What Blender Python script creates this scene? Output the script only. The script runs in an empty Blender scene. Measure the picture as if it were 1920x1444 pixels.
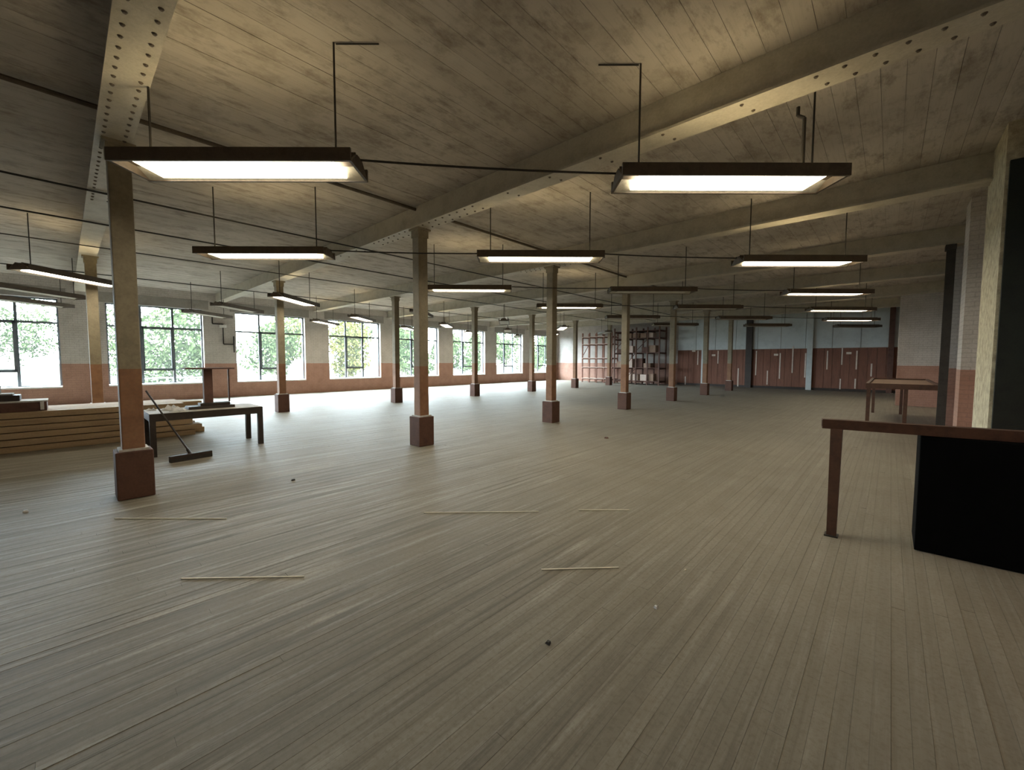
import bpy, math, random
from mathutils import Matrix, Vector
random.seed(7)
S = bpy.context.scene
COL = S.collection

# ------------------------------------------------------------------ camera
CAM_H, FPX = 1.6, 771.1
YAW, PITCH, ROLL = 0.74352, 0.05798, 0.0025
fw = Vector((-math.sin(YAW)*math.cos(PITCH), math.cos(YAW)*math.cos(PITCH), -math.sin(PITCH)))
r0 = Vector((math.cos(YAW), math.sin(YAW), 0)); u0 = r0.cross(fw)
rt = r0*math.cos(ROLL) + u0*math.sin(ROLL); up = -r0*math.sin(ROLL) + u0*math.cos(ROLL)
cd = bpy.data.cameras.new('camera'); cam = bpy.data.objects.new('camera', cd); COL.objects.link(cam)
cd.sensor_width = 36; cd.lens = 36*FPX/1920; cd.clip_end = 300; cd.clip_start = .05
m = Matrix((rt, up, -fw)).transposed().to_4x4(); m.translation = (0, 0, CAM_H); cam.matrix_world = m
S.camera = cam

# ------------------------------------------------------------------ sky and exposure
SKY = 34.0
w = bpy.data.worlds.new('overcast_sky'); S.world = w; w.use_nodes = True
bg = w.node_tree.nodes['Background']; bg.inputs[0].default_value = (0.80, 0.91, 1.0, 1); bg.inputs[1].default_value = SKY
S.view_settings.view_transform = 'Standard'; S.view_settings.look = 'None'
S.view_settings.exposure = 0.74; S.view_settings.gamma = 1; S.view_settings.use_curve_mapping = False
S.cycles.max_bounces = 8; S.cycles.diffuse_bounces = 5; S.cycles.transparent_max_bounces = 12
S.cycles.use_denoising = True; S.cycles.caustics_reflective = False; S.cycles.caustics_refractive = False
S.cycles.sample_clamp_indirect = 6
LAMP = 10.2          # radiance of a lit fluorescent diffuser
LAMP_COL = (1.0, 0.88, 0.66)

# ------------------------------------------------------------------ dimensions
Y0, SP = 0.51, 4.06                     # beam / pillar pitch along the hall
XA, XB = -6.54, -13.98                  # the two pillar lines
XL, XR = -21.2, 1.3                     # window wall, right wall
YB, YF = -8.0, 28.9                     # back wall, far wall
ZS, ZC = 4.03, 4.41                     # beam soffit, ceiling boards

# portals at the windows (guide daylight sampling only)
WIN = []
for n in range(-2, 7):
    c = Y0 + SP*(n+.5); WIN.append((c-1.45, c+1.45))
SILL, HEAD = .67, 3.71
for a, b in WIN:
    ld = bpy.data.lights.new('window_portal', 'AREA'); ld.shape = 'RECTANGLE'; ld.size = HEAD-SILL; ld.size_y = b-a
    ld.cycles.is_portal = True
    lo = bpy.data.objects.new('window_portal', ld); COL.objects.link(lo)
    lo.location = (XL-.36, (a+b)/2, (SILL+HEAD)/2); lo.rotation_euler = (0, -math.pi/2, 0)

# ------------------------------------------------------------------ materials
def new_mat(name):
    mt = bpy.data.materials.new(name); mt.use_nodes = True
    nt = mt.node_tree; b = nt.nodes['Principled BSDF']
    return mt, nt, b
def N(nt, t, **k):
    n = nt.nodes.new(t)
    for a, v in k.items(): setattr(n, a, v)
    return n
def rgb(c): return (c[0], c[1], c[2], 1)
def mixc(nt, f, a, b, blend='MIX'):
    n = N(nt, 'ShaderNodeMix', data_type='RGBA', blend_type=blend)
    for k, v in ((0, f), (6, a), (7, b)):
        if isinstance(v, bpy.types.NodeSocket): nt.links.new(v, n.inputs[k])
        elif k == 0: n.inputs[0].default_value = v
        else: n.inputs[k].default_value = rgb(v)
    return n.outputs[2]
def noise(nt, vec, scale, detail=4, rough=.6, stretch=None):
    n = N(nt, 'ShaderNodeTexNoise'); n.inputs['Scale'].default_value = scale
    n.inputs['Detail'].default_value = detail; n.inputs['Roughness'].default_value = rough
    if stretch:
        mp = N(nt, 'ShaderNodeMapping'); mp.inputs['Scale'].default_value = stretch
        nt.links.new(vec, mp.inputs['Vector']); vec = mp.outputs[0]
    nt.links.new(vec, n.inputs['Vector']); return n.outputs['Fac']
def ramp(nt, f, lo, hi):
    n = N(nt, 'ShaderNodeMapRange'); nt.links.new(f, n.inputs[0]); n.inputs[1].default_value = lo; n.inputs[2].default_value = hi
    return n.outputs[0]
def worldpos(nt):
    return N(nt, 'ShaderNodeNewGeometry').outputs['Position']
def bump(nt, b, h, strength=.3, dist=.02):
    n = N(nt, 'ShaderNodeBump'); n.inputs['Strength'].default_value = strength; n.inputs['Distance'].default_value = dist
    nt.links.new(h, n.inputs['Height']); nt.links.new(n.outputs[0], b.inputs['Normal'])
def mul(nt, a, b):
    n = N(nt, 'ShaderNodeMath', operation='MULTIPLY')
    for i, v in enumerate((a, b)):
        if isinstance(v, bpy.types.NodeSocket): nt.links.new(v, n.inputs[i])
        else: n.inputs[i].default_value = v
    return n.outputs[0]

def mottled(name, base, dark, scale=3., lo=.45, hi=.75, rough=.8, fine=40, stretch=None, bmp=.2, metallic=0):
    mt, nt, b = new_mat(name); p = worldpos(nt)
    c = mixc(nt, ramp(nt, noise(nt, p, scale, 6, .65, stretch), lo, hi), base, dark)
    f = noise(nt, p, fine, 3)
    c = mixc(nt, mul(nt, ramp(nt, f, .35, .75), .25), c, tuple(x*.55 for x in dark))
    nt.links.new(c, b.inputs['Base Color']); b.inputs['Roughness'].default_value = rough; b.inputs['Metallic'].default_value = metallic
    if bmp: bump(nt, b, f, bmp, .01)
    return mt

def two_tone(name, upper, upper_d, lower, lower_d, z, scale=2.5, brick=False):
    """painted surface: one paint above the dado height, another below"""
    mt, nt, b = new_mat(name); p = worldpos(nt)
    n1 = noise(nt, p, scale, 6, .65); n2 = noise(nt, p, 30, 3)
    cu = mixc(nt, ramp(nt, n1, .42, .78), upper, upper_d); cl = mixc(nt, ramp(nt, n1, .4, .75), lower, lower_d)
    sx = N(nt, 'ShaderNodeSeparateXYZ'); nt.links.new(p, sx.inputs[0])
    st = N(nt, 'ShaderNodeMath', operation='LESS_THAN'); nt.links.new(sx.outputs[2], st.inputs[0]); st.inputs[1].default_value = z
    c = mixc(nt, st.outputs[0], cu, cl)
    c = mixc(nt, mul(nt, ramp(nt, n2, .4, .8), .3), c, (.10, .08, .06))
    if brick:
        ad = N(nt, 'ShaderNodeMath', operation='ADD'); nt.links.new(sx.outputs[0], ad.inputs[0]); nt.links.new(sx.outputs[1], ad.inputs[1])
        cb = N(nt, 'ShaderNodeCombineXYZ'); nt.links.new(ad.outputs[0], cb.inputs[0]); nt.links.new(sx.outputs[2], cb.inputs[1])
        bt = N(nt, 'ShaderNodeTexBrick'); bt.inputs['Scale'].default_value = 1; bt.inputs['Brick Width'].default_value = .23
        bt.inputs['Row Height'].default_value = .08; bt.inputs['Mortar Size'].default_value = .008
        nt.links.new(cb.outputs[0], bt.inputs['Vector'])
        iv = N(nt, 'ShaderNodeMath', operation='SUBTRACT'); iv.inputs[0].default_value = 1; nt.links.new(bt.outputs['Fac'], iv.inputs[1])
        c = mixc(nt, mul(nt, bt.outputs['Fac'], .22), c, (.12, .09, .08))
        bump(nt, b, iv.outputs[0], .5, .01)
    else: bump(nt, b, n2, .15, .01)
    nt.links.new(c, b.inputs['Base Color']); b.inputs['Roughness'].default_value = .72
    return mt

CREAM, CREAM_D = (.50, .44, .34), (.30, .255, .19)
BROWN, BROWN_D = (.30, .125, .072), (.19, .075, .045)
M = {}
M['wall'] = two_tone('painted_brick', (.54, .50, .46), (.42, .38, .34), (.42, .235, .17), (.32, .165, .115), 1.47, brick=True)
M['column'] = two_tone('column_paint', (.30, .255, .175), (.20, .168, .115), (.30, .150, .078), (.20, .095, .05), 1.5, 5)
M['brown'] = mottled('brown_paint', (.125, .058, .038), (.075, .034, .024), 5)
M['beam'] = mottled('beam_cream_paint', (.52, .48, .39), (.36, .32, .245), 4, .45, .8, .55)
M['rivet'] = mottled('rivet_dark', (.13, .10, .07), (.07, .05, .04), 20, rough=.6)
M['rust'] = mottled('rusty_brown_steel', (.105, .046, .024), (.05, .022, .013), 9, rough=.6)
M['tablebrown'] = mottled('dark_table_wood', (.045, .03, .022), (.02, .014, .011), 8, rough=.6)
M['black'] = mottled('black_sheet', (.0035, .0035, .0035), (.0015, .0015, .0015), 4, rough=1, bmp=0)
M['black'].node_tree.nodes['Principled BSDF'].inputs['Specular IOR Level'].default_value = .08
M['fitting'] = mottled('lamp_housing_brown', (.11, .08, .052), (.06, .045, .03), 8, rough=.55, bmp=0)
M['reflector'] = mottled('reflector_grey', (.50, .47, .38), (.32, .30, .24), 10, rough=.6, bmp=0)
M['rod'] = mottled('dark_rod', (.03, .025, .02), (.015, .012, .01), 10, rough=.6, bmp=0)
M['dusty'] = mottled('dusty_pale_top', (.62, .60, .56), (.42, .39, .35), 6)
M['paper'] = mottled('white_paper', (.80, .80, .80), (.68, .68, .70), 12, bmp=0)
M['timber'] = mottled('sawn_timber', (.46, .33, .19), (.30, .20, .11), 3, stretch=(6, .5, 6))
M['timber_end'] = mottled('timber_end', (.40, .27, .15), (.26, .17, .09), 8)
M['sill'] = mottled('white_sill', (.78, .77, .74), (.66, .64, .60), 5, bmp=0)
M['frame'] = mottled('grey_window_steel', (.13, .145, .16), (.09, .10, .11), 8, bmp=0)
M['plaster'] = mottled('bare_flaking_plaster', (.66, .60, .42), (.40, .33, .22), 9, .4, .65, fine=60, bmp=.7)
M['panel_blue'] = mottled('blue_grey_panel', (.68, .73, .73), (.55, .60, .60), 3, rough=.6)
M['partition'] = mottled('red_brown_board', (.25, .11, .072), (.165, .072, .048), 3, stretch=(5, 5, .6))
M['batten'] = mottled('pale_batten', (.80, .70, .60), (.62, .52, .44), 8, bmp=0)
M['rackwood'] = mottled('rack_dark_wood', (.15, .075, .055), (.08, .04, .03), 6)
M['rackmid'] = mottled('rack_red_wood', (.30, .15, .11), (.2, .10, .07), 6)
M['rackpale'] = mottled('rack_pale_wood', (.72, .58, .50), (.55, .42, .35), 6)
M['carton'] = mottled('brown_carton', (.38, .26, .19), (.26, .17, .12), 6)
M['tape'] = mottled('pale_floor_strip', (.92, .88, .74), (.80, .74, .60), 15, bmp=0)
M['grey'] = mottled('plain_grey', (.30, .28, .25), (.22, .20, .18), 3)
M['shade_dark'] = mottled('pier_shade_dark', (.012, .016, .010), (.006, .006, .006), 5)  # near-black tone standing for the shade on a right pier's near face
M['stanchion'] = mottled('dark_stanchion', (.05, .042, .034), (.025, .02, .016), 6)
M['grass'] = mottled('pale_grass', (.020, .025, .014), (.012, .016, .009), .6, fine=8)
M['road'] = mottled('wet_road', (.015, .017, .021), (.010, .012, .015), .8, fine=10)
M['bark'] = mottled('bark', (.10, .08, .06), (.05, .04, .03), 6)

def leaf_mat(name, a, b_):
    mt, nt, b = new_mat(name)
    c = mixc(nt, ramp(nt, noise(nt, worldpos(nt), 1.3, 4), .35, .7), a, b_)
    nt.links.new(c, b.inputs['Base Color']); b.inputs['Roughness'].default_value = .7
    return mt
M['leaf'] = leaf_mat('leaves_green', (.058, .078, .03), (.03, .045, .018))
M['leaf_y'] = leaf_mat('leaves_yellow_green', (.11, .10, .03), (.06, .07, .022))

for k_ in ('grass', 'road', 'leaf', 'leaf_y'): M[k_].node_tree.nodes['Principled BSDF'].inputs['Specular IOR Level'].default_value = .04
def floor_mat():
    mt, nt, b = new_mat('dusty_floorboards'); p = worldpos(nt)
    streak = noise(nt, p, 1.0, 7, .75, (15, .30, 1)); grain = noise(nt, p, 1.0, 5, .7, (70, 2.5, 1))
    pale = noise(nt, p, 1.0, 6, .75, (11, .55, 1)); blot = noise(nt, p, 1.4, 6, .7); speck = noise(nt, p, 34, 5, .75); dots = noise(nt, p, 90, 3, .7)
    sx = N(nt, 'ShaderNodeSeparateXYZ'); nt.links.new(p, sx.inputs[0])
    wn = N(nt, 'ShaderNodeTexWhiteNoise', noise_dimensions='1D')          # one tone per board line
    fl = N(nt, 'ShaderNodeMath', operation='FLOOR'); nt.links.new(mul(nt, sx.outputs[0], 1/.066), fl.inputs[0]); nt.links.new(fl.outputs[0], wn.inputs['W'])
    # the trodden lane between the near pillar and the viewpoint is scuffed bare, the rest keeps its dust
    ds = N(nt, 'ShaderNodeVectorMath', operation='DISTANCE'); nt.links.new(p, ds.inputs[0]); ds.inputs[1].default_value = (-5.2, -.4, 0)
    wob = N(nt, 'ShaderNodeMath', operation='ADD'); nt.links.new(ds.outputs['Value'], wob.inputs[0]); nt.links.new(mul(nt, noise(nt, p, .5, 4), 3.0), wob.inputs[1])
    worn = N(nt, 'ShaderNodeMapRange'); nt.links.new(wob.outputs[0], worn.inputs[0]); worn.inputs[1].default_value = 7.6; worn.inputs[2].default_value = 3.6
    worn = worn.outputs[0]
    wk = N(nt, 'ShaderNodeMapRange'); nt.links.new(worn, wk.inputs[0]); wk.inputs[3].default_value = .22; wk.inputs[4].default_value = 1
    wk = wk.outputs[0]
    c = mixc(nt, mul(nt, wn.outputs['Value'], wk), (.31, .283, .232), (.20, .18, .145))
    c = mixc(nt, mul(nt, ramp(nt, streak, .48, .62), mul(nt, wk, .85)), c, (.10, .085, .066))
    c = mixc(nt, mul(nt, ramp(nt, pale, .52, .66), mul(nt, wk, .9)), c, (.52, .49, .43))
    c = mixc(nt, mul(nt, ramp(nt, blot, .45, .75), .45), c, (.20, .172, .125))
    c = mixc(nt, mul(nt, ramp(nt, speck, .48, .72), .5), c, (.15, .125, .09))
    c = mixc(nt, mul(nt, ramp(nt, dots, .62, .75), .35), c, (.46, .42, .34))
    nt.links.new(c, b.inputs['Base Color']); b.inputs['Roughness'].default_value = .62
    b.inputs['Specular IOR Level'].default_value = .28
    bump(nt, b, grain, .25, .003)
    return mt
M['floor'] = floor_mat()
def ceil_mat():
    mt, nt, b = new_mat('stained_ceiling_boards'); p = worldpos(nt)
    sx = N(nt, 'ShaderNodeSeparateXYZ'); nt.links.new(p, sx.inputs[0])
    st = noise(nt, p, 1.0, 7, .75, (5.5, 2.2, 1)); st2 = noise(nt, p, 2.2, 5, .7); big = noise(nt, p, .5, 4, .6); gr = noise(nt, p, 1, 5, .65, (45, 2.5, 1))
    wn = N(nt, 'ShaderNodeTexWhiteNoise', noise_dimensions='1D')
    fl = N(nt, 'ShaderNodeMath', operation='FLOOR'); nt.links.new(mul(nt, sx.outputs[0], 1/.19), fl.inputs[0]); nt.links.new(fl.outputs[0], wn.inputs['W'])
    c = mixc(nt, wn.outputs['Value'], (.54, .495, .435), (.47, .425, .37))
    c = mixc(nt, ramp(nt, big, .38, .70), c, (.38, .34, .285))
    c = mixc(nt, mul(nt, ramp(nt, st, .50, .68), .75), c, (.19, .155, .118))         # damp stains
    c = mixc(nt, mul(nt, ramp(nt, st2, .52, .75), .6), c, (.20, .165, .125))
    c = mixc(nt, mul(nt, ramp(nt, gr, .5, .8), .4), c, (.22, .19, .15))
    nt.links.new(c, b.inputs['Base Color']); b.inputs['Roughness'].default_value = .85
    bump(nt, b, gr, .2, .004)
    return mt
M['ceil'] = ceil_mat()
def glass_mat():
    mt, nt, b = new_mat('dusty_window_glass'); nt.nodes.remove(b)
    o = nt.nodes['Material Output']; t = N(nt, 'ShaderNodeBsdfTransparent'); g = N(nt, 'ShaderNodeBsdfGlossy'); g.inputs['Roughness'].default_value = .03
    t.inputs[0].default_value = (.94, .97, .97, 1)
    tr = N(nt, 'ShaderNodeBsdfTranslucent'); tr.inputs[0].default_value = (.9, .95, 1, 1)      # film of dust on the panes
    m2 = N(nt, 'ShaderNodeMixShader'); m2.inputs[0].default_value = .005
    nt.links.new(t.outputs[0], m2.inputs[1]); nt.links.new(tr.outputs[0], m2.inputs[2])
    mx = N(nt, 'ShaderNodeMixShader'); mx.inputs[0].default_value = .05
    nt.links.new(m2.outputs[0], mx.inputs[1]); nt.links.new(g.outputs[0], mx.inputs[2]); nt.links.new(mx.outputs[0], o.inputs[0])
    return mt
M['glass'] = glass_mat()
def emit(name, col, s):
    mt, nt, b = new_mat(name)
    b.inputs['Base Color'].default_value = (.8, .78, .7, 1); b.inputs['Emission Color'].default_value = rgb(col); b.inputs['Emission Strength'].default_value = s
    return mt
M['tube'] = emit('lit_tube', LAMP_COL, LAMP)
M['slot'] = emit('lit_top_slot', (1.0, .80, .45), LAMP*.9)
M['unlit'] = mottled('unlit_diffuser', (.55, .53, .46), (.42, .40, .34), 6, bmp=0)

# ------------------------------------------------------------------ mesh helpers
class MB:
    def __init__(s): s.v, s.f = [], []
    def box(s, x0, x1, y0, y1, z0, z1):
        i = len(s.v)
        s.v += [(x0,y0,z0),(x1,y0,z0),(x1,y1,z0),(x0,y1,z0),(x0,y0,z1),(x1,y0,z1),(x1,y1,z1),(x0,y1,z1)]
        s.f += [tuple(i+k for k in q) for q in ((3,2,1,0),(4,5,6,7),(0,1,5,4),(1,2,6,5),(2,3,7,6),(3,0,4,7))]
        return s
    def hexa(s, pts):
        i = len(s.v); s.v += [tuple(p) for p in pts]
        s.f += [tuple(i+k for k in q) for q in ((3,2,1,0),(4,5,6,7),(0,1,5,4),(1,2,6,5),(2,3,7,6),(3,0,4,7))]
        return s
    def bar(s, p, q, wd, ht, upv=(0, 0, 1)):
        p, q = Vector(p), Vector(q); d = (q-p).normalized(); a = d.cross(Vector(upv))
        if a.length < 1e-4: a = d.cross(Vector((1, 0, 0)))
        a = a.normalized()*wd/2; b = a.cross(d).normalized()*ht/2
        return s.hexa([p-a-b, p+a-b, q+a-b, q-a-b, p-a+b, p+a+b, q+a+b, q-a+b])
    def tube(s, p, q, r, n=8, r2=None):
        p, q = Vector(p), Vector(q); d = (q-p).normalized(); a = d.orthogonal().normalized(); b = d.cross(a); r2 = r if r2 is None else r2
        i = len(s.v)
        for k in range(n):
            t = 2*math.pi*k/n; o = a*math.cos(t)+b*math.sin(t); s.v.append(tuple(p+o*r)); s.v.append(tuple(q+o*r2))
        for k in range(n):
            j = (k+1) % n; s.f.append((i+2*k, i+2*j, i+2*j+1, i+2*k+1))
        s.f.append(tuple(i+2*k for k in reversed(range(n)))); s.f.append(tuple(i+2*k+1 for k in range(n)))
        return s
    def path(s, pts, r, n=6):
        for a, b in zip(pts[:-1], pts[1:]): s.tube(a, b, r, n)
        return s
    def mesh(s, name, mat):
        me = bpy.data.meshes.new(name); me.from_pydata(s.v, [], s.f); me.update()
        if mat: me.materials.append(M[mat])
        return me
    def build(s, name, mat, parent=None, bevel=0):
        o = bpy.data.objects.new(name, s.mesh(name, mat)); COL.objects.link(o)
        if parent: o.parent = parent
        if bevel:
            md = o.modifiers.new('bevel', 'BEVEL'); md.width = bevel; md.segments = 2; md.limit_method = 'ANGLE'
        return o
def inst(me, name, parent=None, loc=(0, 0, 0), rotz=0, scale=None):
    o = bpy.data.objects.new(name, me); COL.objects.link(o); o.location = loc; o.rotation_euler = (0, 0, rotz)
    if scale: o.scale = scale
    if parent: o.parent = parent
    return o
def empty(name, loc=(0, 0, 0), rotz=0):
    o = bpy.data.objects.new(name, None); COL.objects.link(o); o.location = loc; o.rotation_euler = (0, 0, rotz); o.empty_display_size = .1
    return o
def tag(o, label, cat, group=None, kind=None):
    o['label'] = label; o['category'] = cat
    if group: o['group'] = group
    if kind: o['kind'] = kind
    return o
ORD = ['first', 'second', 'third', 'fourth', 'fifth', 'sixth', 'seventh', 'eighth', 'ninth', 'tenth']

def inview(p, margin=0):
    d = Vector(p) - Vector((0, 0, CAM_H)); z = d.dot(fw)
    if z < .2: return 0
    x, y = FPX*d.dot(rt)/z, FPX*d.dot(up)/z
    return z if abs(x) < 960+margin and abs(y) < 722+margin else 0

# ------------------------------------------------------------------ floor
def plank_field(owner, name, mat, wd, gap, thick, ztop, ylen, jit, keep=300, updown=1):
    """boards running along the hall; the boards that show largest are parts, the rest one joined part"""
    segs = []
    nx = int((XR-XL)/wd)+1
    for i in range(nx):
        x0 = math.floor(XL/wd)*wd + i*wd
        if x0 > XR: break
        for a, b in ylen(i):
            area = 0
            for k in range(13):
                yy = a+(b-a)*(k+.5)/13; z = inview((x0+wd/2, yy, ztop))
                if z: area += wd*(b-a)/13*abs(CAM_H-ztop)/z**3
            segs.append((area, x0, a, b))
    segs.sort(reverse=True)
    cache = {}
    for r, (area, x0, a, b) in enumerate(segs[:keep]):
        L = round(b-a, 3)
        if L not in cache:
            cache[L] = MB().box(gap/2, wd-gap/2, gap/2, L-gap/2, -thick if updown > 0 else 0, 0 if updown > 0 else thick).mesh(name, mat)
        o = inst(cache[L], name, owner, (x0, a, ztop + random.uniform(-jit, jit)))
        if updown > 0: o.rotation_euler = (0, random.uniform(-.012, .012), 0)
    rest = MB()
    for area, x0, a, b in segs[keep:]:
        z = ztop + random.uniform(-jit, jit)
        rest.box(x0+gap/2, x0+wd-gap/2, a+gap/2, b-gap/2, z-thick if updown > 0 else z, z if updown > 0 else z+thick)
    o = rest.build(name+'_field', mat, owner); o['kind'] = 'stuff'

floor = MB().box(XL-.4, XR+.3, YB-.2, YF+.3, -.3, -.03).build('floor', 'grey')
tag(floor, 'wide dusty bare timber floor of the empty mill hall', 'floor', kind='structure')
LENS = [3.0, 3.6, 4.2, 4.8]
def floor_len(i):
    rnd = random.Random(i); y = YB - rnd.random()*3; out = []
    while y < YF:
        L = rnd.choice(LENS); out.append((y, y+L)); y += L
    return [(a, b) for a, b in out if b < YF+.25 and a > YB-.2] + [(a, YF) for a, b in out if b >= YF+.25 and a < YF]
plank_field(floor, 'floor_board', 'floor', .066, .0009, .028, 0, floor_len, .0005)

# ------------------------------------------------------------------ ceiling
ceiling = MB().box(XL-.4, XR+.3, YB-.2, YF+.3, ZC+.04, ZC+.3).build('ceiling', 'grey')
tag(ceiling, 'stained boarded ceiling spanning between steel beams', 'ceiling', kind='structure')
edges = [YB] + [Y0+SP*n for n in range(-2, 8)]
def ceil_len(i): return [(a, b) for a, b in zip(edges[:-1], edges[1:])]
plank_field(ceiling, 'ceiling_board', 'ceil', .19, .003, .03, ZC, ceil_len, .002, updown=-1)

# ------------------------------------------------------------------ walls
DADO = 1.47
wl = MB()
wl.box(XL-.45, XL, YB, YF+.3, 0, SILL).box(XL-.45, XL, YB, YF+.3, HEAD, ZC+.05)
py = YB
for a, b in WIN:
    wl.box(XL-.45, XL, py, a, SILL, HEAD); py = b
wl.box(XL-.45, XL, py, YF+.3, SILL, HEAD)
wall_left = wl.build('wall_left', 'wall'); tag(wall_left, 'cream and red-brown painted brick wall with tall windows', 'wall', kind='structure')
lint = MB().box(0, .02, 0, 3.3, HEAD, HEAD+.37).mesh('lintel', 'grey')
for a, b in WIN: inst(lint, 'lintel', wall_left, (XL, a-.2, 0))
wall_back = MB().box(XL-.4, XR+.3, YB-.3, YB, 0, ZC+.05).build('wall_back', 'wall'); tag(wall_back, 'painted end wall behind the viewpoint', 'wall', kind='structure')
wr = MB().box(XR, XR+.3, YB, YF+.3, 0, ZC+.05).build('wall_right', 'wall'); tag(wr, 'painted side wall with projecting piers right of the hall', 'wall', kind='structure')
MB().box(.9, XR, 10.6, 11.2, 0, ZC).build('pier', 'wall', wr)
MB().box(.9, XR, 12.9, 14.75, 0, ZC).build('pier', 'wall', wr)
MB().box(.18, XR, 20.8, 21.9, 0, ZC).build('pier', 'wall', wr)
pp = MB().box(.9, XR, 7.6, 8.85, 0, ZC).build('pier', 'plaster', wr); pp['label'] = 'pier of bare flaking pale plaster'
psh = MB().box(.93, XR, 7.55, 7.6, 0, 3.95).build('pier_shade', 'shade_dark'); tag(psh, 'dark sheet standing in for shade on the near face of the nearest right pier', 'shade sheet', kind='structure')  # added dark sheet, paints the shade on this pier's unlit face
# far wall: painted brick left part, boarded partition on the right
wf = MB().box(XL-.4, XR+.3, YF, YF+.3, 0, ZC+.05).build('wall_far', 'wall')
tag(wf, 'far end wall with red-brown boarding below blue-grey panels', 'wall', kind='structure')
PX0, PX1, PD = -10.9, 1.2, 2.36
x = PX0; i = 0
while x < PX1-.05:
    wd = min(.37, PX1-x); dz = random.uniform(-.02, .02)
    MB().box(x+.006, x+wd-.006, YF-.06-random.uniform(0, .012), YF, .14, PD).build('board', 'partition', wf); x += .37
x = PX0
for k in range(10):
    wd = (PX1-PX0)/10
    MB().box(x+.012, x+wd-.012, YF-.05, YF, PD+.02, ZC-.01).build('panel', 'panel_blue', wf); x += wd
MB().box(PX0, PX1, YF-.075, YF, 0, .13).build('skirting', 'tablebrown', wf)
# pale battens and slips seen as bright vertical strokes: (x, z0, z1)
def far_x(px, py=690):
    d = fw + rt*(px-960)/FPX + up*(722-py)/FPX; t = (YF-.08)/d.y
    return d.x*t, CAM_H + d.z*t
for cx, a, b in [(23,850,920),(132,630,750),(210,720,905),(305,630,740),(477,780,935),(555,640,930),(633,630,840),(727,800,920),(837,650,870),(947,590,820),(1055,650,860),(1105,630,940),(1243,630,790),(1370,600,750),(1352,870,960),(1495,630,790),(1480,870,955),(1620,740,850)]:
    px = 1280+cx*.21875; xx, z1 = far_x(px, 520+a*.21875); _, z0 = far_x(px, 520+b*.21875)
    MB().box(xx-.03, xx+.03, YF-.085, YF-.07, max(z0, .02), z1).build('batten', 'batten', wf)
for cx, cy in [(265, 668), (800, 664), (1425, 650), (95, 632)]:
    xx, zz = far_x(1280+cx*.21875, 520+cy*.21875)
    MB().box(xx-.11, xx+.11, YF-.085, YF-.07, zz-.06, zz+.06).build('notice', 'batten', wf)
for xx, wd, mt in [(-6.5, .34, 'tablebrown'), (-3.42, .26, 'panel_blue'), (-.02, .22, 'rackwood'), (-9.2, .16, 'panel_blue')]:
    MB().box(xx-wd/2, xx+wd/2, YF-.22, YF, 0, ZC).build('post', mt, wf)

# ------------------------------------------------------------------ windows
def pane_mesh(wd, ht): return MB().box(-.003, .003, 0, wd, 0, ht).mesh('pane', 'glass')
mull = MB().box(-.03, .03, -.036, .036, 0, HEAD-SILL).mesh('mullion', 'frame')
Z1, Z2 = 1.22, 2.88
for k, (a, b) in enumerate(WIN):
    xw = XL-.22; W3 = (b-a)/3
    f = MB()
    f.box(xw-.035, xw+.035, a, a+.05, SILL, HEAD).box(xw-.035, xw+.035, b-.05, b, SILL, HEAD)
    f.box(xw-.035, xw+.035, a, b, SILL, SILL+.05).box(xw-.035, xw+.035, a, b, HEAD-.05, HEAD)
    wo = f.build('window_%d' % (k+1), 'frame')
    tag(wo, 'tall steel-framed window, %s from the viewpoint end' % ORD[k], 'window', kind='structure')
    for j in (1, 2): inst(mull, 'mullion', wo, (xw, a+W3*j, SILL))
    MB().box(xw-.03, xw+.03, a, b, Z2-.036, Z2+.036).build('transom', 'frame', wo)
    c = k % 3 if k not in (2, 3) else 1
    c = 1
    MB().box(xw-.045, xw+.045, a+W3, a+2*W3, Z1-.03, Z1+.03).build('transom', 'frame', wo)
    cs = MB(); p, q = a+W3+.02, a+2*W3-.02
    cs.box(xw+.01, xw+.06, p, p+.06, Z1, Z2).box(xw+.01, xw+.06, q-.06, q, Z1, Z2).box(xw+.01, xw+.06, p, q, Z1, Z1+.06).box(xw+.01, xw+.06, p, q, Z2-.06, Z2)
    cso = cs.build('casement', 'frame', wo)
    for j in range(3):
        rows = [(SILL+.05, Z2-.025), (Z2+.025, HEAD-.05)] if j != 1 else [(SILL+.05, Z1-.03), (Z1+.03, Z2-.025), (Z2+.025, HEAD-.05)]
        for z0, z1 in rows:
            inst(pane_mesh(W3-.06, z1-z0), 'pane', cso if (j == 1 and z0 > 1 and z0 < 2) else wo, (xw, a+W3*j+.03, z0))
    MB().hexa([(xw+.04, a, SILL), (XL+.02, a, SILL-.04), (XL+.02, b, SILL-.04), (xw+.04, b, SILL), (xw+.04, a, SILL+.03), (XL+.02, a, SILL+.01), (XL+.02, b, SILL+.01), (xw+.04, b, SILL+.03)]).build('window_sill', 'sill', wo)

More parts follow.
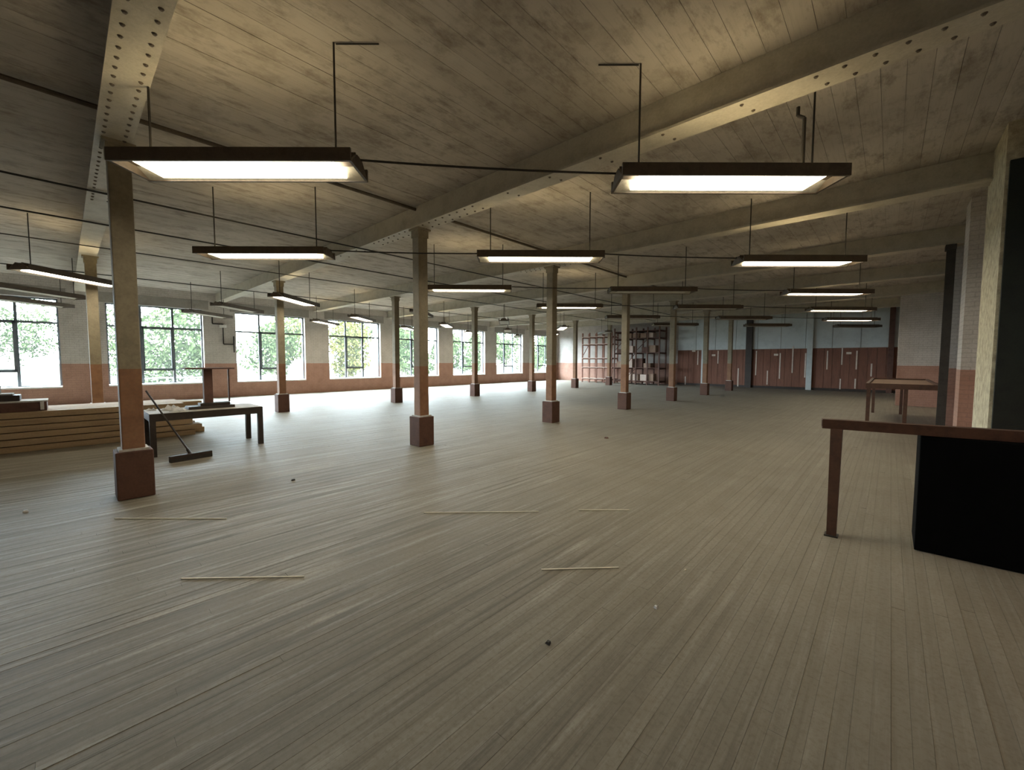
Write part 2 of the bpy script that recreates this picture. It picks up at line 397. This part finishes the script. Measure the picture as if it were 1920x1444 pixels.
# ------------------------------------------------------------------ ceiling beams
riv = MB()
for k in range(8):
    t = 2*math.pi*k/8; riv.v.append((.019*math.cos(t), .019*math.sin(t), 0))
for k in range(8):
    t = 2*math.pi*k/8; riv.v.append((.011*math.cos(t), .011*math.sin(t), -.012))
for k in range(8): riv.f.append((k, k+8, (k+1) % 8+8, (k+1) % 8))
riv.f.append(tuple(range(8, 16)))
rivm = riv.mesh('rivet', 'rivet')
BX0, BX1 = XL, XR
for n in range(-1, 7):
    yc = Y0+SP*n-.04
    o = MB().box(BX0, BX1, yc-.15, yc+.15, ZS, ZS+.025).box(BX0, BX1, yc-.075, yc+.075, ZS+.025, ZC).build('ceiling_beam', 'beam')
    tag(o, ['riveted cream steel beam crossing behind the viewpoint', 'riveted cream steel beam overhead at far left, over the nearest pillar', 'long riveted cream beam crossing diagonally over the second pillar', 'cream steel beam across the hall over the third pillar', 'cream steel beam across the hall over the fourth pillar', 'cream steel beam across the hall over the fifth pillar', 'cream steel beam across the hall over the sixth pillar', 'farthest cream steel beam before the end wall'][n+1], 'beam', 'ceiling beams')
    if n in (0, 1, 2):
        lo, hi, st = ((-9.0, -2.6, .16), (-9.5, 1.0, .19), (-7.5, -5.0, .16))[n]
        x = lo; k = 0
        while x < hi:
            near = min(abs(x-XA), abs(x-XR+.3))
            if n == 0 or near < 1.6 or k % 4 == 0:
                for s in (-1, 1): inst(rivm, 'rivet', o, (x + (.06 if s > 0 else 0), yc+s*.085, ZS))
            x += st; k += 1

# longitudinal pipes
def pipe(name, xx, z, y0, y1, r, label):
    return tag(MB().tube((xx, y0, z), (xx, y1, z), r, 8).build(name, 'rod'), label, 'pipe')
ROW_A = []
for n in range(-1, 4):
    a, b = Y0+SP*n, Y0+SP*(n+1)
    tag(MB().tube((XA+.04, a+.08, ZC-.05), (XA+.04, b-.08, ZC-.05), .028, 8).build('tie_rod', 'fitting'), 'dark tie rod under the ceiling, %s bay along the near pillars' % ORD[n+1], 'rod', 'tie rods along the near pillar line')
pipe('conduit', -8.49, ZS-.02, YB, 24, .014, 'thin black conduit under the beams left of near pillars')
pipe('conduit', -10.42, ZS-.02, YB, 24, .014, 'thin black conduit under the beams, middle of the centre bay')
pipe('conduit', -12.6, ZS-.02, YB, 24, .012, 'thin black conduit under the beams beside the far pillars')
pipe('conduit', -16.5, ZS-.02, YB, 24, .014, 'thin black conduit under the beams of the window bay')

# ------------------------------------------------------------------ pillars
sh = MB().box(-.1, .1, -.1, .1, .5, ZS-.03).mesh('shaft', 'column')
bs = MB().box(-.165, .165, -.165, .165, 0, .55).mesh('base', 'brown')
bt = MB().box(-.13, .13, -.13, .13, .55, .575).mesh('base_cap', 'dusty')
cp = MB().box(-.15, .15, -.14, .14, ZS-.03, ZS).box(-.112, .112, -.112, .112, ZS-.16, ZS-.03).mesh('cap', 'column')
bd = MB().box(-.17, .17, -.17, .17, .17, .2).mesh('base_band', 'rackwood')
def pillar(xx, n, label, group):
    e = empty('pillar', (xx, Y0+SP*n, 0)); tag(e, label, 'pillar', group)
    for me, nm in ((sh, 'shaft'), (bs, 'base'), (bt, 'base_cap'), (cp, 'cap')):
        o = inst(me, nm, e)
        if nm in ('shaft', 'base'):
            md = o.modifiers.new('bevel', 'BEVEL'); md.width = .012; md.segments = 2
    return e
for n in range(0, 7):
    pillar(XA, n, 'two-tone pillar with square brown base, ' + ['nearest, beside the broom', 'second of the near line, standing mid-floor', 'third of the near line', 'fourth of the near line', 'fifth of the near line', 'sixth of the near line', 'seventh and farthest of the near line'][n], 'pillars of the near line')
for n in range(0, 7):
    pillar(XB, n, 'two-tone pillar with square brown base, ' + ['standing behind the timber stack', 'second of the window-side line', 'third of the window-side line', 'fourth of the window-side line', 'fifth of the window-side line', 'sixth of the window-side line, beside the pale rack', 'seventh of the window-side line, among the racks'][n], 'pillars of the window-side line')
# dark stanchion against the right wall
e = empty('stanchion', (.84, Y0+SP*3-.1, 0)); tag(e, 'dark steel stanchion against the right wall beside the long bench', 'pillar')
MB().box(-.075, .055, -.085, -.07, 0, ZS).box(-.075, .055, .07, .085, 0, ZS).box(-.02, .0, -.07, .07, 0, ZS).build('shaft', 'stanchion', e)
MB().box(-.10, .06, -.12, .12, ZS-.1, ZS).build('cap', 'stanchion', e)
MB().box(-.10, .06, -.11, .11, 0, .03).build('base_plate', 'stanchion', e)

# ------------------------------------------------------------------ fluorescent fittings
LZ = 3.30
HL = 1.03
DIF = {True: 'tube', False: 'unlit'}
spine = MB().box(-HL, HL, -.06, .06, .07, .10).box(-HL, HL, -.07, -.055, .07, .135).box(-HL, HL, .055, .07, .07, .135).mesh('spine', 'fitting')
def wing(s):
    y0, y1 = s*.05, s*.20
    b = MB()
    pts = [(-HL, y0, .075), (HL, y0, .075), (HL, y1, 0), (-HL, y1, 0), (-HL, y0, .085), (HL, y0, .085), (HL, y1, .012), (-HL, y1, .012)]
    if s < 0: pts = [pts[i] for i in (3, 2, 1, 0, 7, 6, 5, 4)]
    b.hexa(pts)
    return b.mesh('reflector_wing', 'reflector')
wings = [wing(-1), wing(1)]
lips = [MB().box(-HL-.01, HL+.01, s*.205-.012, s*.205+.012, -.005, .105).mesh('lip', 'fitting') for s in (-1, 1)]
endp = MB().hexa([(-.012, -.2, 0), (.012, -.2, 0), (.012, .2, 0), (-.012, .2, 0), (-.012, -.06, .12), (.012, -.06, .12), (.012, .06, .12), (-.012, .06, .12)]).mesh('end_plate', 'fitting')
dif = {l: MB().box(-.86, .86, -.165, .165, .012, .03).mesh('diffuser', DIF[l]) for l in (True, False)}
slot = MB().box(-.80, .80, -.045, .045, .100, .106).mesh('top_slot', 'slot')
rods = {}
def lamp(cx, cy, ang, lit, label, group, rodtop=ZC, simple=False):
    e = empty('fluorescent_fitting', (cx, cy, LZ), ang); tag(e, label, 'light', group)
    inst(spine, 'spine', e)
    for wm in wings: inst(wm, 'reflector_wing', e)
    for lm in lips: inst(lm, 'lip', e)
    for s in (-1, 1): inst(endp, 'end_plate', e, (s*HL, 0, 0))
    inst(dif[lit], 'diffuser', e)
    if lit: inst(slot, 'top_slot', e)
    if rodtop not in rods: rods[rodtop] = MB().tube((0, 0, .13), (0, 0, rodtop-LZ), .009, 6).mesh('hanger_rod', 'rod')
    for s in (-1, 1):
        off = s*.83; wx, wy = cx+off*math.cos(ang), cy+off*math.sin(ang)
        k = min(((wy-(Y0+SP*n), n) for n in range(-2, 8)), key=lambda t: abs(t[0]))[0]
        top = ZS if abs(k) < .16 else ZC
        if top not in rods: rods[top] = MB().tube((0, 0, .13), (0, 0, top-LZ), .009, 6).mesh('hanger_rod', 'rod')
        inst(rods[top], 'hanger_rod', e, (off, 0, 0))
    return e
A1 = YAW                       # herringbone: fittings lie square to the diagonal
ax = Vector((math.cos(A1), math.sin(A1), 0))
nv = Vector((-math.sin(A1), math.cos(A1), 0))*.2
ROWS = [
 ('row nearest the right wall', [(-1.11, 4.22), (-1.14, 8.56), (-1.14, 12.97), (-1.18, 17.5), (-1.15, 21.9), (-1.15, 26.2)], [1, 1, 1, 1, 1, 0]),
 ('middle row of the near bay', [(-4.22, 1.02), (-4.27, 5.33), (-4.28, 9.73), (-4.30, 14.02), (-4.30, 18.4), (-4.30, 22.8)], [1, 1, 0, 0, 0, 0]),
 ('row beside the near pillars', [(-7.46, 2.16), (-7.48, 6.57), (-7.50, 10.84), (-7.50, 15.2), (-7.50, 19.6)], [1, 1, 1, 0, 0]),
]
CENT = []
for rn, pts, lits in ROWS:
    row = []
    for k, (p, l) in enumerate(zip(pts, lits)):
        c = Vector((p[0], p[1], 0)) + nv; row.append(c)
        lamp(c.x, c.y, A1, bool(l), '%s hanging fluorescent fitting, %s from the viewpoint in the %s' % ('lit' if l else 'unlit', ORD[k], rn), 'diagonal fluorescent fittings of the near bay')
    CENT.append(row)
A2 = A1 + math.pi/2
ROWS2 = [('row along window-side pillars', -12.85, .25, [1, 1, 0, 0, 1, 0]), ('middle row of the window bay', -16.2, -.35, [0, 0, 1, 1, 0, 1]), ('row closest to the windows', -19.2, -.6, [0, 0, 1, 1, 1, 0])]
for rn, xx, yy, lits in ROWS2:
    for k, l in enumerate(lits):
        lamp(xx, yy+4.4*k, A2, bool(l), '%s fluorescent fitting, %s from the viewpoint end in the %s' % ('lit' if l else 'unlit', ORD[k], rn), 'diagonal fluorescent fittings of the window bays')
# supply cables strung from fitting to fitting across the near bay
def cable(p, q, sag, label):
    pts = []
    for i in range(9):
        t = i/8; v = p.lerp(q, t); v.z -= sag*4*t*(1-t); pts.append(v)
    tag(MB().path(pts, .011, 6).build('supply_cable', 'rod'), label, 'cable', 'supply cables between the fittings')
def lend(c, s, z=LZ+.1): return Vector((c.x, c.y, z)) + ax*(s*(HL+.02))
for k in range(5):
    cable(lend(CENT[1][k], 1), lend(CENT[0][k], -1), .015, 'black supply cable from middle row to right row, %s from the viewpoint' % ORD[k])
for k in range(4):
    cable(lend(CENT[2][k], 1), lend(CENT[1][k+1], -1), .015, 'black supply cable from pillar row to middle row, %s from the viewpoint' % ORD[k])
c0 = CENT[0][0]
for c, s, lab in ((CENT[0][0], -1, 'thin wire running along the ceiling left from the near right fitting'), (CENT[1][0], 1, 'thin wire running along the ceiling right from the near left fitting')):
    q = Vector((c.x, c.y, ZC-.012)) + ax*(s*.85)
    tag(MB().path([q, q+ax*(s*.38)], .007, 6).build('ceiling_wire', 'rod'), lab, 'wire')
p = Vector((c0.x, c0.y, 0)) + ax*.74
tag(MB().path([(p.x, p.y, LZ+.14), (p.x, p.y, 3.92), (p.x-.05, p.y-.02, 3.95), (p.x-.05, p.y-.02, ZS)], .016, 8).build('drop_conduit', 'rod'), 'cranked conduit dropping from the beam to the near right fitting', 'conduit')

# ------------------------------------------------------------------ right bench with black cabinet
e = empty('workbench_rail', (-.34, 4.7, 0)); tag(e, 'rusty brown bench rail on one leg, running to the right wall', 'bench')
rail = MB(); z0, z1 = .99, 1.075
a, b = Vector((-.10, 0, 0)), Vector((1.63, .30, 0))
t = .012; d = (b-a).normalized(); nn = Vector((-d.y, d.x, 0))
for off0, off1, za, zb in ((0, t, z0, z1), (.085-t, .085, z0, z1), (t, .085-t, z1-t, z1), (t, .085-t, z0, z0+t)):
    P = [a+nn*off0, b+nn*off0, b+nn*off1, a+nn*off1]
    rail.hexa([(p.x, p.y, za) for p in P]+[(p.x, p.y, zb) for p in P])
rail.build('top_rail', 'rust', e)
MB().hexa([(-.035, 0, 0), (.035, 0, 0), (.035, .06, 0), (-.035, .06, 0), (-.04, 0, .99), (.045, 0, .99), (.045, .08, .99), (-.04, .08, .99)]).build('leg', 'rust', e)
MB().box(-.05, .05, -.02, .08, 0, .012).build('foot_plate', 'rod', e)
MB().box(1.57, 1.63, .29, .37, .93, .99).build('wall_bracket', 'rust', e)
e = empty('black_cabinet', (.70, 5.10, 0)); tag(e, 'matt black cabinet standing under the rusty bench rail', 'cabinet')
MB().box(-.49, .52, -.25, .25, 0, .985).build('body', 'black', e, .006)
MB().box(-.488, .518, -.262, -.25, .01, .98).build('front_panel', 'black', e, .003)

# long bench along the right wall
e = empty('long_bench', (-.36, 12.9, 0)); tag(e, 'long brown bench frame farther along the right wall', 'bench')
for yy in (0, 4.4):
    for xx in (0, .64): MB().box(xx-.035, xx+.035, yy-.03, yy+.04, 0, 1.0).build('leg', 'rust', e)
MB().box(-.06, 1.2, -.05, .02, .98, 1.10).build('end_rail', 'rust', e)
MB().box(-.06, 1.2, 4.40, 4.46, 1.0, 1.10).build('end_rail', 'rust', e)
MB().box(-.06, .0, .02, 4.40, 1.0, 1.10).build('side_rail', 'rust', e)
MB().box(1.14, 1.2, .02, 4.40, 1.0, 1.10).build('side_rail', 'rust', e)
MB().box(0, 1.14, .02, 4.40, 1.03, 1.06).build('top', 'carton', e)

# ------------------------------------------------------------------ left table with stand, papers, broom
TX0, TX1, TY0, TY1, TZ = -9.72, -8.86, .90, 2.55, .72
e = empty('table', ((TX0+TX1)/2, (TY0+TY1)/2, 0)); tag(e, 'dark-legged work table with dusty pale top behind nearest pillar', 'table')
hx, hy = (TX1-TX0)/2, (TY1-TY0)/2
for sx in (-1, 1):
    for sy in (-1, 1): MB().box(sx*(hx-.04)-.04, sx*(hx-.04)+.04, sy*(hy-.04)-.04, sy*(hy-.04)+.04, 0, TZ-.03).build('leg', 'tablebrown', e)
for sx in (-1, 1): MB().box(sx*(hx-.02)-.015, sx*(hx-.02)+.015, -hy+.08, hy-.08, TZ-.13, TZ-.03).build('apron', 'tablebrown', e)
for sy in (-1, 1): MB().box(-hx+.08, hx-.08, sy*(hy-.02)-.015, sy*(hy-.02)+.015, TZ-.13, TZ-.03).build('apron', 'tablebrown', e)
MB().box(-hx, hx, -hy, hy, TZ-.03, TZ-.006).build('edge', 'tablebrown', e)
MB().box(-hx+.006, hx-.006, -hy+.006, hy-.006, TZ-.006, TZ).build('top', 'dusty', e)
e = empty('press_stand', (-9.3, 1.80, TZ)); tag(e, 'dark stand with thick post and flat top plate on the left table', 'stand')
MB().box(-.16, .18, -.34, .36, .0, .05).build('base_plate', 'tablebrown', e, .006)
MB().box(-.10, .12, -.16, .30, .05, .10).build('foot', 'tablebrown', e, .006)
MB().box(-.06, .06, -.085, .05, .10, .72).build('post', 'rackwood', e, .006)
MB().box(-.2, .2, -.37, .37, .72, .745).build('top_plate', 'rackwood', e, .004)
MB().box(-.012, .012, .30, .325, .10, .72).build('rod', 'rust', e)
rnd = random.Random(3)
for i, (xx, yy, s, lab) in enumerate([(-9.42, 1.26, .75, 'large crumpled white paper on the left table'), (-9.08, 1.30, .6, 'smaller crumpled white paper near the front edge of the left table'), (-9.55, 1.0, .4, 'small white paper scrap at the pillar end of the left table')]):
    b = MB(); n = 7
    g = [[(xx+(j-3)*.05*s+rnd.uniform(-.012, .012), yy+(k-3)*.06*s+rnd.uniform(-.012, .012), TZ+.004+abs(rnd.gauss(.05, .07))*s*(1-max(abs(j-3), abs(k-3))/3.2)+.012*s) for k in range(n)] for j in range(n)]
    for row in g: b.v += row
    for j in range(n-1):
        for k in range(n-1): b.f.append((j*n+k, (j+1)*n+k, (j+1)*n+k+1, j*n+k+1))
    o = b.build('crumpled_paper', 'paper'); tag(o, lab, 'paper')
    md = o.modifiers.new('solid', 'SOLIDIFY'); md.thickness = .004; md.offset = 1
    zmin = min(v[2] for v in b.v); 
    for v in o.data.vertices: v.co.z -= zmin-TZ-.0005
e = empty('push_broom', (-8.27, 1.33, 0)); tag(e, 'black push broom leaning on the left table edge', 'broom')
hb = MB().bar((.05, -.28, .075), (-.05, .28, .075), .075, .05).build('head', 'tablebrown', e, .008)
MB().bar((.05, -.275, .027), (-.05, .275, .027), .09, .052).build('bristles', 'rod', hb)
MB().tube((0, 0, .08), (-.915, -.42, 1.085), .0135, 8).build('handle', 'tablebrown', e)
MB().tube((.0, .0, .07), (-.07, -.032, .155), .022, 8).build('socket', 'rod', e)

# ------------------------------------------------------------------ timber stack at the left
k = 0
LAY = 6; TH = .118
for layer in range(LAY):
    for j in range(4):
        x1 = -11.0 - j*.33 - random.uniform(0, .03) ; y1 = 2.2 + random.uniform(-.35, .12) - .05*layer; y0 = -4.6 + random.uniform(-.2, .2)
        z = layer*TH
        o = MB().box(x1-.30, x1, y0, y1, z+.002, z+TH-.012).build('timber_plank', 'timber', None, .006)
        tag(o, 'long sawn timber plank, %s layer up in the stack, %s from its front' % (ORD[layer], ORD[j]), 'plank', 'planks of the timber stack')
        if layer < LAY-1 and j in (0, 3): pass
ZT = LAY*TH-.01
e = empty('wooden_tray', (-11.35, -.62, ZT)); tag(e, 'dark red-brown tray with pale top lying on the timber stack', 'tray')
MB().box(-.3, .25, -.65, .38, 0, .16).build('body', 'rackwood', e, .008)
ld_ = MB().box(-.31, .26, -.66, .39, .16, .185).build('lid', 'dusty', e)
MB().box(.25, .266, .30, .345, .02, .17).build('latch', 'sill', ld_)
e = empty('tool_case', (-11.4, -.85, ZT+.185)); tag(e, 'small dark case stacked on the red-brown tray', 'case')
MB().box(-.2, .22, -.5, .3, 0, .10).build('body', 'tablebrown', e, .01)
MB().box(-.17, .2, -.4, .22, .10, .13).build('lid', 'grey', e, .006)
MB().tube((.0, .05, .13), (.0, .05, .26), .035, 8).build('knob', 'grey', e)

# ------------------------------------------------------------------ far racks
def rack(x0, x1, y, dp, mat, shelf, levels, bays, top, label, brace):
    e = empty('storage_rack', (x0, y, 0)); tag(e, label, 'rack'); L = x1-x0
    for k in range(bays+1):
        xx = L*k/bays
        for yy in (0, dp): MB().box(xx-.04, xx+.04, yy-.04, yy+.04, 0, top).build('post', mat, e)
        for z in levels: MB().box(xx-.025, xx+.025, .04, dp-.04, z-.09, z-.02).build('bearer', mat, e)
    for z in levels: MB().box(-.04, L+.04, -.05, dp+.05, z-.02, z+.02).build('shelf', shelf, e)
    for (k, za, zb) in brace:
        MB().bar((L*k/bays, -.06, za), (L*(k+1)/bays, -.06, zb), .02, .06, (0, 1, 0)).build('brace', mat, e)
    return e
rack(-17.6, -15.1, 27.2, .9, 'rackmid', 'rackpale', [.30, 1.15, 1.85, 2.9, 3.45], 4, 3.75, 'pale-shelved dark wooden rack at the far left corner', [(0, 1.9, 2.9)])
rack(-14.7, -11.4, 26.9, 1.1, 'rackwood', 'rackwood', [.25, 1.15, 2.2, 3.2, 3.7], 4, 3.95, 'large dark wooden rack full of cartons at the far wall', [(1, .3, 1.1), (0, 2.3, 3.2), (2, 2.3, 3.1), (1, 1.2, 2.2)])
rnd = random.Random(11); cn = 0
SH = ['lowest', 'second', 'third', 'fourth']
for li, z in enumerate([.25, 1.15, 2.2, 3.2]):
    xx = -14.55; k = 0
    while xx < -11.9 and k < 5:
        wd = rnd.uniform(.35, .6); ht = rnd.uniform(.25, [.7, .8, .75, .35][li])
        if rnd.random() < .8:
            o = MB().box(xx, xx+wd, 27.0, 27.0+rnd.uniform(.4, .8), z+.021, z+.021+ht).build('carton', rnd.choice(['carton', 'rackwood', 'rackpale']), None, .006)
            tag(o, 'brown carton on the %s shelf of the large dark rack, %s place from its left' % (SH[li], ORD[k]), 'carton', 'cartons on the dark rack'); cn += 1
        xx += wd+rnd.uniform(.08, .2); k += 1

# ------------------------------------------------------------------ window wall fittings
e = empty('pipe_bracket', (XL, 4.55, 0)); tag(e, 'dark stepped pipework on the pier between second and third windows', 'pipe')
MB().path([(.06, -.25, 3.6), (.06, -.25, 3.15), (.06, .12, 3.15), (.06, .12, 2.3), (.06, .5, 2.3)], .025, 6).build('pipe', 'rod', e)
MB().path([(.06, .5, 2.65), (.06, .5, 1.95)], .03, 6).build('valve', 'rod', e)
MB().box(.022, .12, .0, .24, 3.0, 3.12).build('junction_box', 'sill', e)

# ------------------------------------------------------------------ floor marks and debris
for a, b, lab in [((215, 973), (425, 973), 'thin pale strip on the floor just past nearest pillar base'), ((340, 1086), (570, 1082), 'thin pale strip on the floor, nearest on the left'), ((795, 962), (1010, 960), 'thin pale strip in mid-floor, left of two in line'), ((1085, 957), (1180, 957), 'short pale strip in mid-floor, right of two in line'), ((1015, 1069), (1160, 1065), 'thin pale strip nearest the viewpoint in mid-floor')]:
    P = []
    for px, py in (a, b):
        d = fw + rt*(px-960)/FPX + up*(722-py)/FPX; t = -CAM_H/d.z; P.append(Vector((d.x*t, d.y*t, .0045)))
    o = MB().bar(P[0], P[1], .012, .005).build('floor_strip', 'tape'); tag(o, lab, 'floor strip', 'pale strips on the floor')
for (px, py), s, mt, lab in [((550, 901), .022, 'rod', 'dark chip of debris on the floor right of nearest pillar'), ((1230, 1140), .014, 'paper', 'tiny white chip on the floor in the right foreground'), ((1028, 1207), .014, 'rod', 'tiny dark chip on the floor at bottom centre'), ((1285, 1070), .010, 'tape', 'tiny pale chip on the floor left of the bench leg'), ((1137, 822), .03, 'rackwood', 'small brown scrap on the floor before the fourth pillar'), ((48, 960), .02, 'paper', 'small white chip on the floor at far left')]:
    d = fw + rt*(px-960)/FPX + up*(722-py)/FPX; t = -CAM_H/d.z; c = Vector((d.x*t, d.y*t, 0))
    b = MB(); b.hexa([(c.x+u*s*rnd.uniform(.7, 1.3)*(1 if z < .5 else .6), c.y+v*s*rnd.uniform(.7, 1.3)*(1 if z < .5 else .6), .001+z*s*.9) for z in (0, 1) for u, v in ((-1, -1), (1, -1), (1, 1), (-1, 1))])
    tag(b.build('debris_chip', mt), lab, 'debris')

# ------------------------------------------------------------------ outside
g = MB()
GX = [XL-.46, XL-6, XL-9, XL-14, XL-30, XL-60, XL-110]; GZ = [-.6, -.6, -.5, -.4, .1, .5, .8]
for x_, z_ in zip(GX, GZ):
    for yy in (-60, 80): g.v.append((x_, yy, z_))
for k in range(len(GX)-1): g.f.append((2*k, 2*k+2, 2*k+3, 2*k+1))
tag(g.build('ground_outside', 'grass'), 'pale grassy slope outside the windows', 'ground', kind='structure')
tag(MB().hexa([(XL-9, -60, -.52), (XL-3.5, -60, -.62), (XL-3.5, 80, -.62), (XL-9, 80, -.52), (XL-9, -60, -.46), (XL-3.5, -60, -.56), (XL-3.5, 80, -.56), (XL-9, 80, -.46)]).build('road_outside', 'road'), 'grey road passing outside the windows', 'road', kind='structure')
e = empty('roadside_fence', (XL-9.6, 0, -.5)); tag(e, 'low railing beyond the road outside the first windows', 'fence')
for yy in range(-12, 16, 2): MB().box(-.05, .05, yy-.05, yy+.05, -.1, 1.15).build('post', 'frame', e)
for z in (.35, .7, 1.05): MB().box(-.02, .02, -12, 14, z, z+.07).build('rail', 'frame', e)
def tree(cx, cy, cz, h, r, mat, seed, label):
    rn = random.Random(seed); e = empty('tree', (cx, cy, cz)); tag(e, label, 'tree', 'trees outside the windows')
    MB().tube((0, 0, -.3), (0, 0, h*.6), .16, 8, .07).build('trunk', 'bark', e)
    b = MB()
    blobs = [(rn.uniform(-.6, .6)*r, rn.uniform(-.6, .6)*r, h*rn.uniform(.25, .95), r*rn.uniform(.4, .65)) for _ in range(12)]
    for bx, by, bz, br in blobs:
        for _ in range(230):
            d = Vector((rn.gauss(0, 1), rn.gauss(0, 1), rn.gauss(0, 1))).normalized()*br*rn.uniform(.6, 1.05)
            c = Vector((bx, by, bz))+d; a1 = Vector((rn.gauss(0, 1), rn.gauss(0, 1), rn.gauss(0, 1))).normalized(); a2 = a1.orthogonal().normalized()
            s = rn.uniform(.10, .2); i = len(b.v)
            b.v += [tuple(c-a1*s), tuple(c+a2*s*.5), tuple(c+a1*s), tuple(c-a2*s*.5)]; b.f.append((i, i+1, i+2, i+3))
    o = b.build('foliage', mat, e); o['kind'] = 'stuff'
def gz(x_):
    for k in range(len(GX)-1):
        if GX[k+1] <= x_ <= GX[k]:
            t = (x_-GX[k])/(GX[k+1]-GX[k]); return GZ[k]+t*(GZ[k+1]-GZ[k])
    return 0
rnd = random.Random(5)
tl = []
for k in range(18):
    yy = 5 + k*3.0; xx = XL-14-rnd.uniform(0, 1) - (5.5 if k % 2 else 0)
    tree(xx, yy, gz(xx), rnd.uniform(5.0, 5.8), rnd.uniform(1.9, 2.25), 'leaf_y' if k in (3, 4, 7) else 'leaf', 100+k, '%s tree in the row outside the windows, %s nearest along it' % ('yellowish green' if k in (3, 4, 7) else 'dense green', (ORD+['eleventh','twelfth','thirteenth','fourteenth','fifteenth','sixteenth','seventeenth','eighteenth'])[k]))
for k in range(4):
    yy = -16+k*6.5; xx = XL-32-rnd.uniform(0, 6)
    tree(xx, yy, gz(xx), 6.2, 3.0, 'leaf', 200+k, 'far green tree on the slope seen through the first windows, %s of four' % ORD[k])
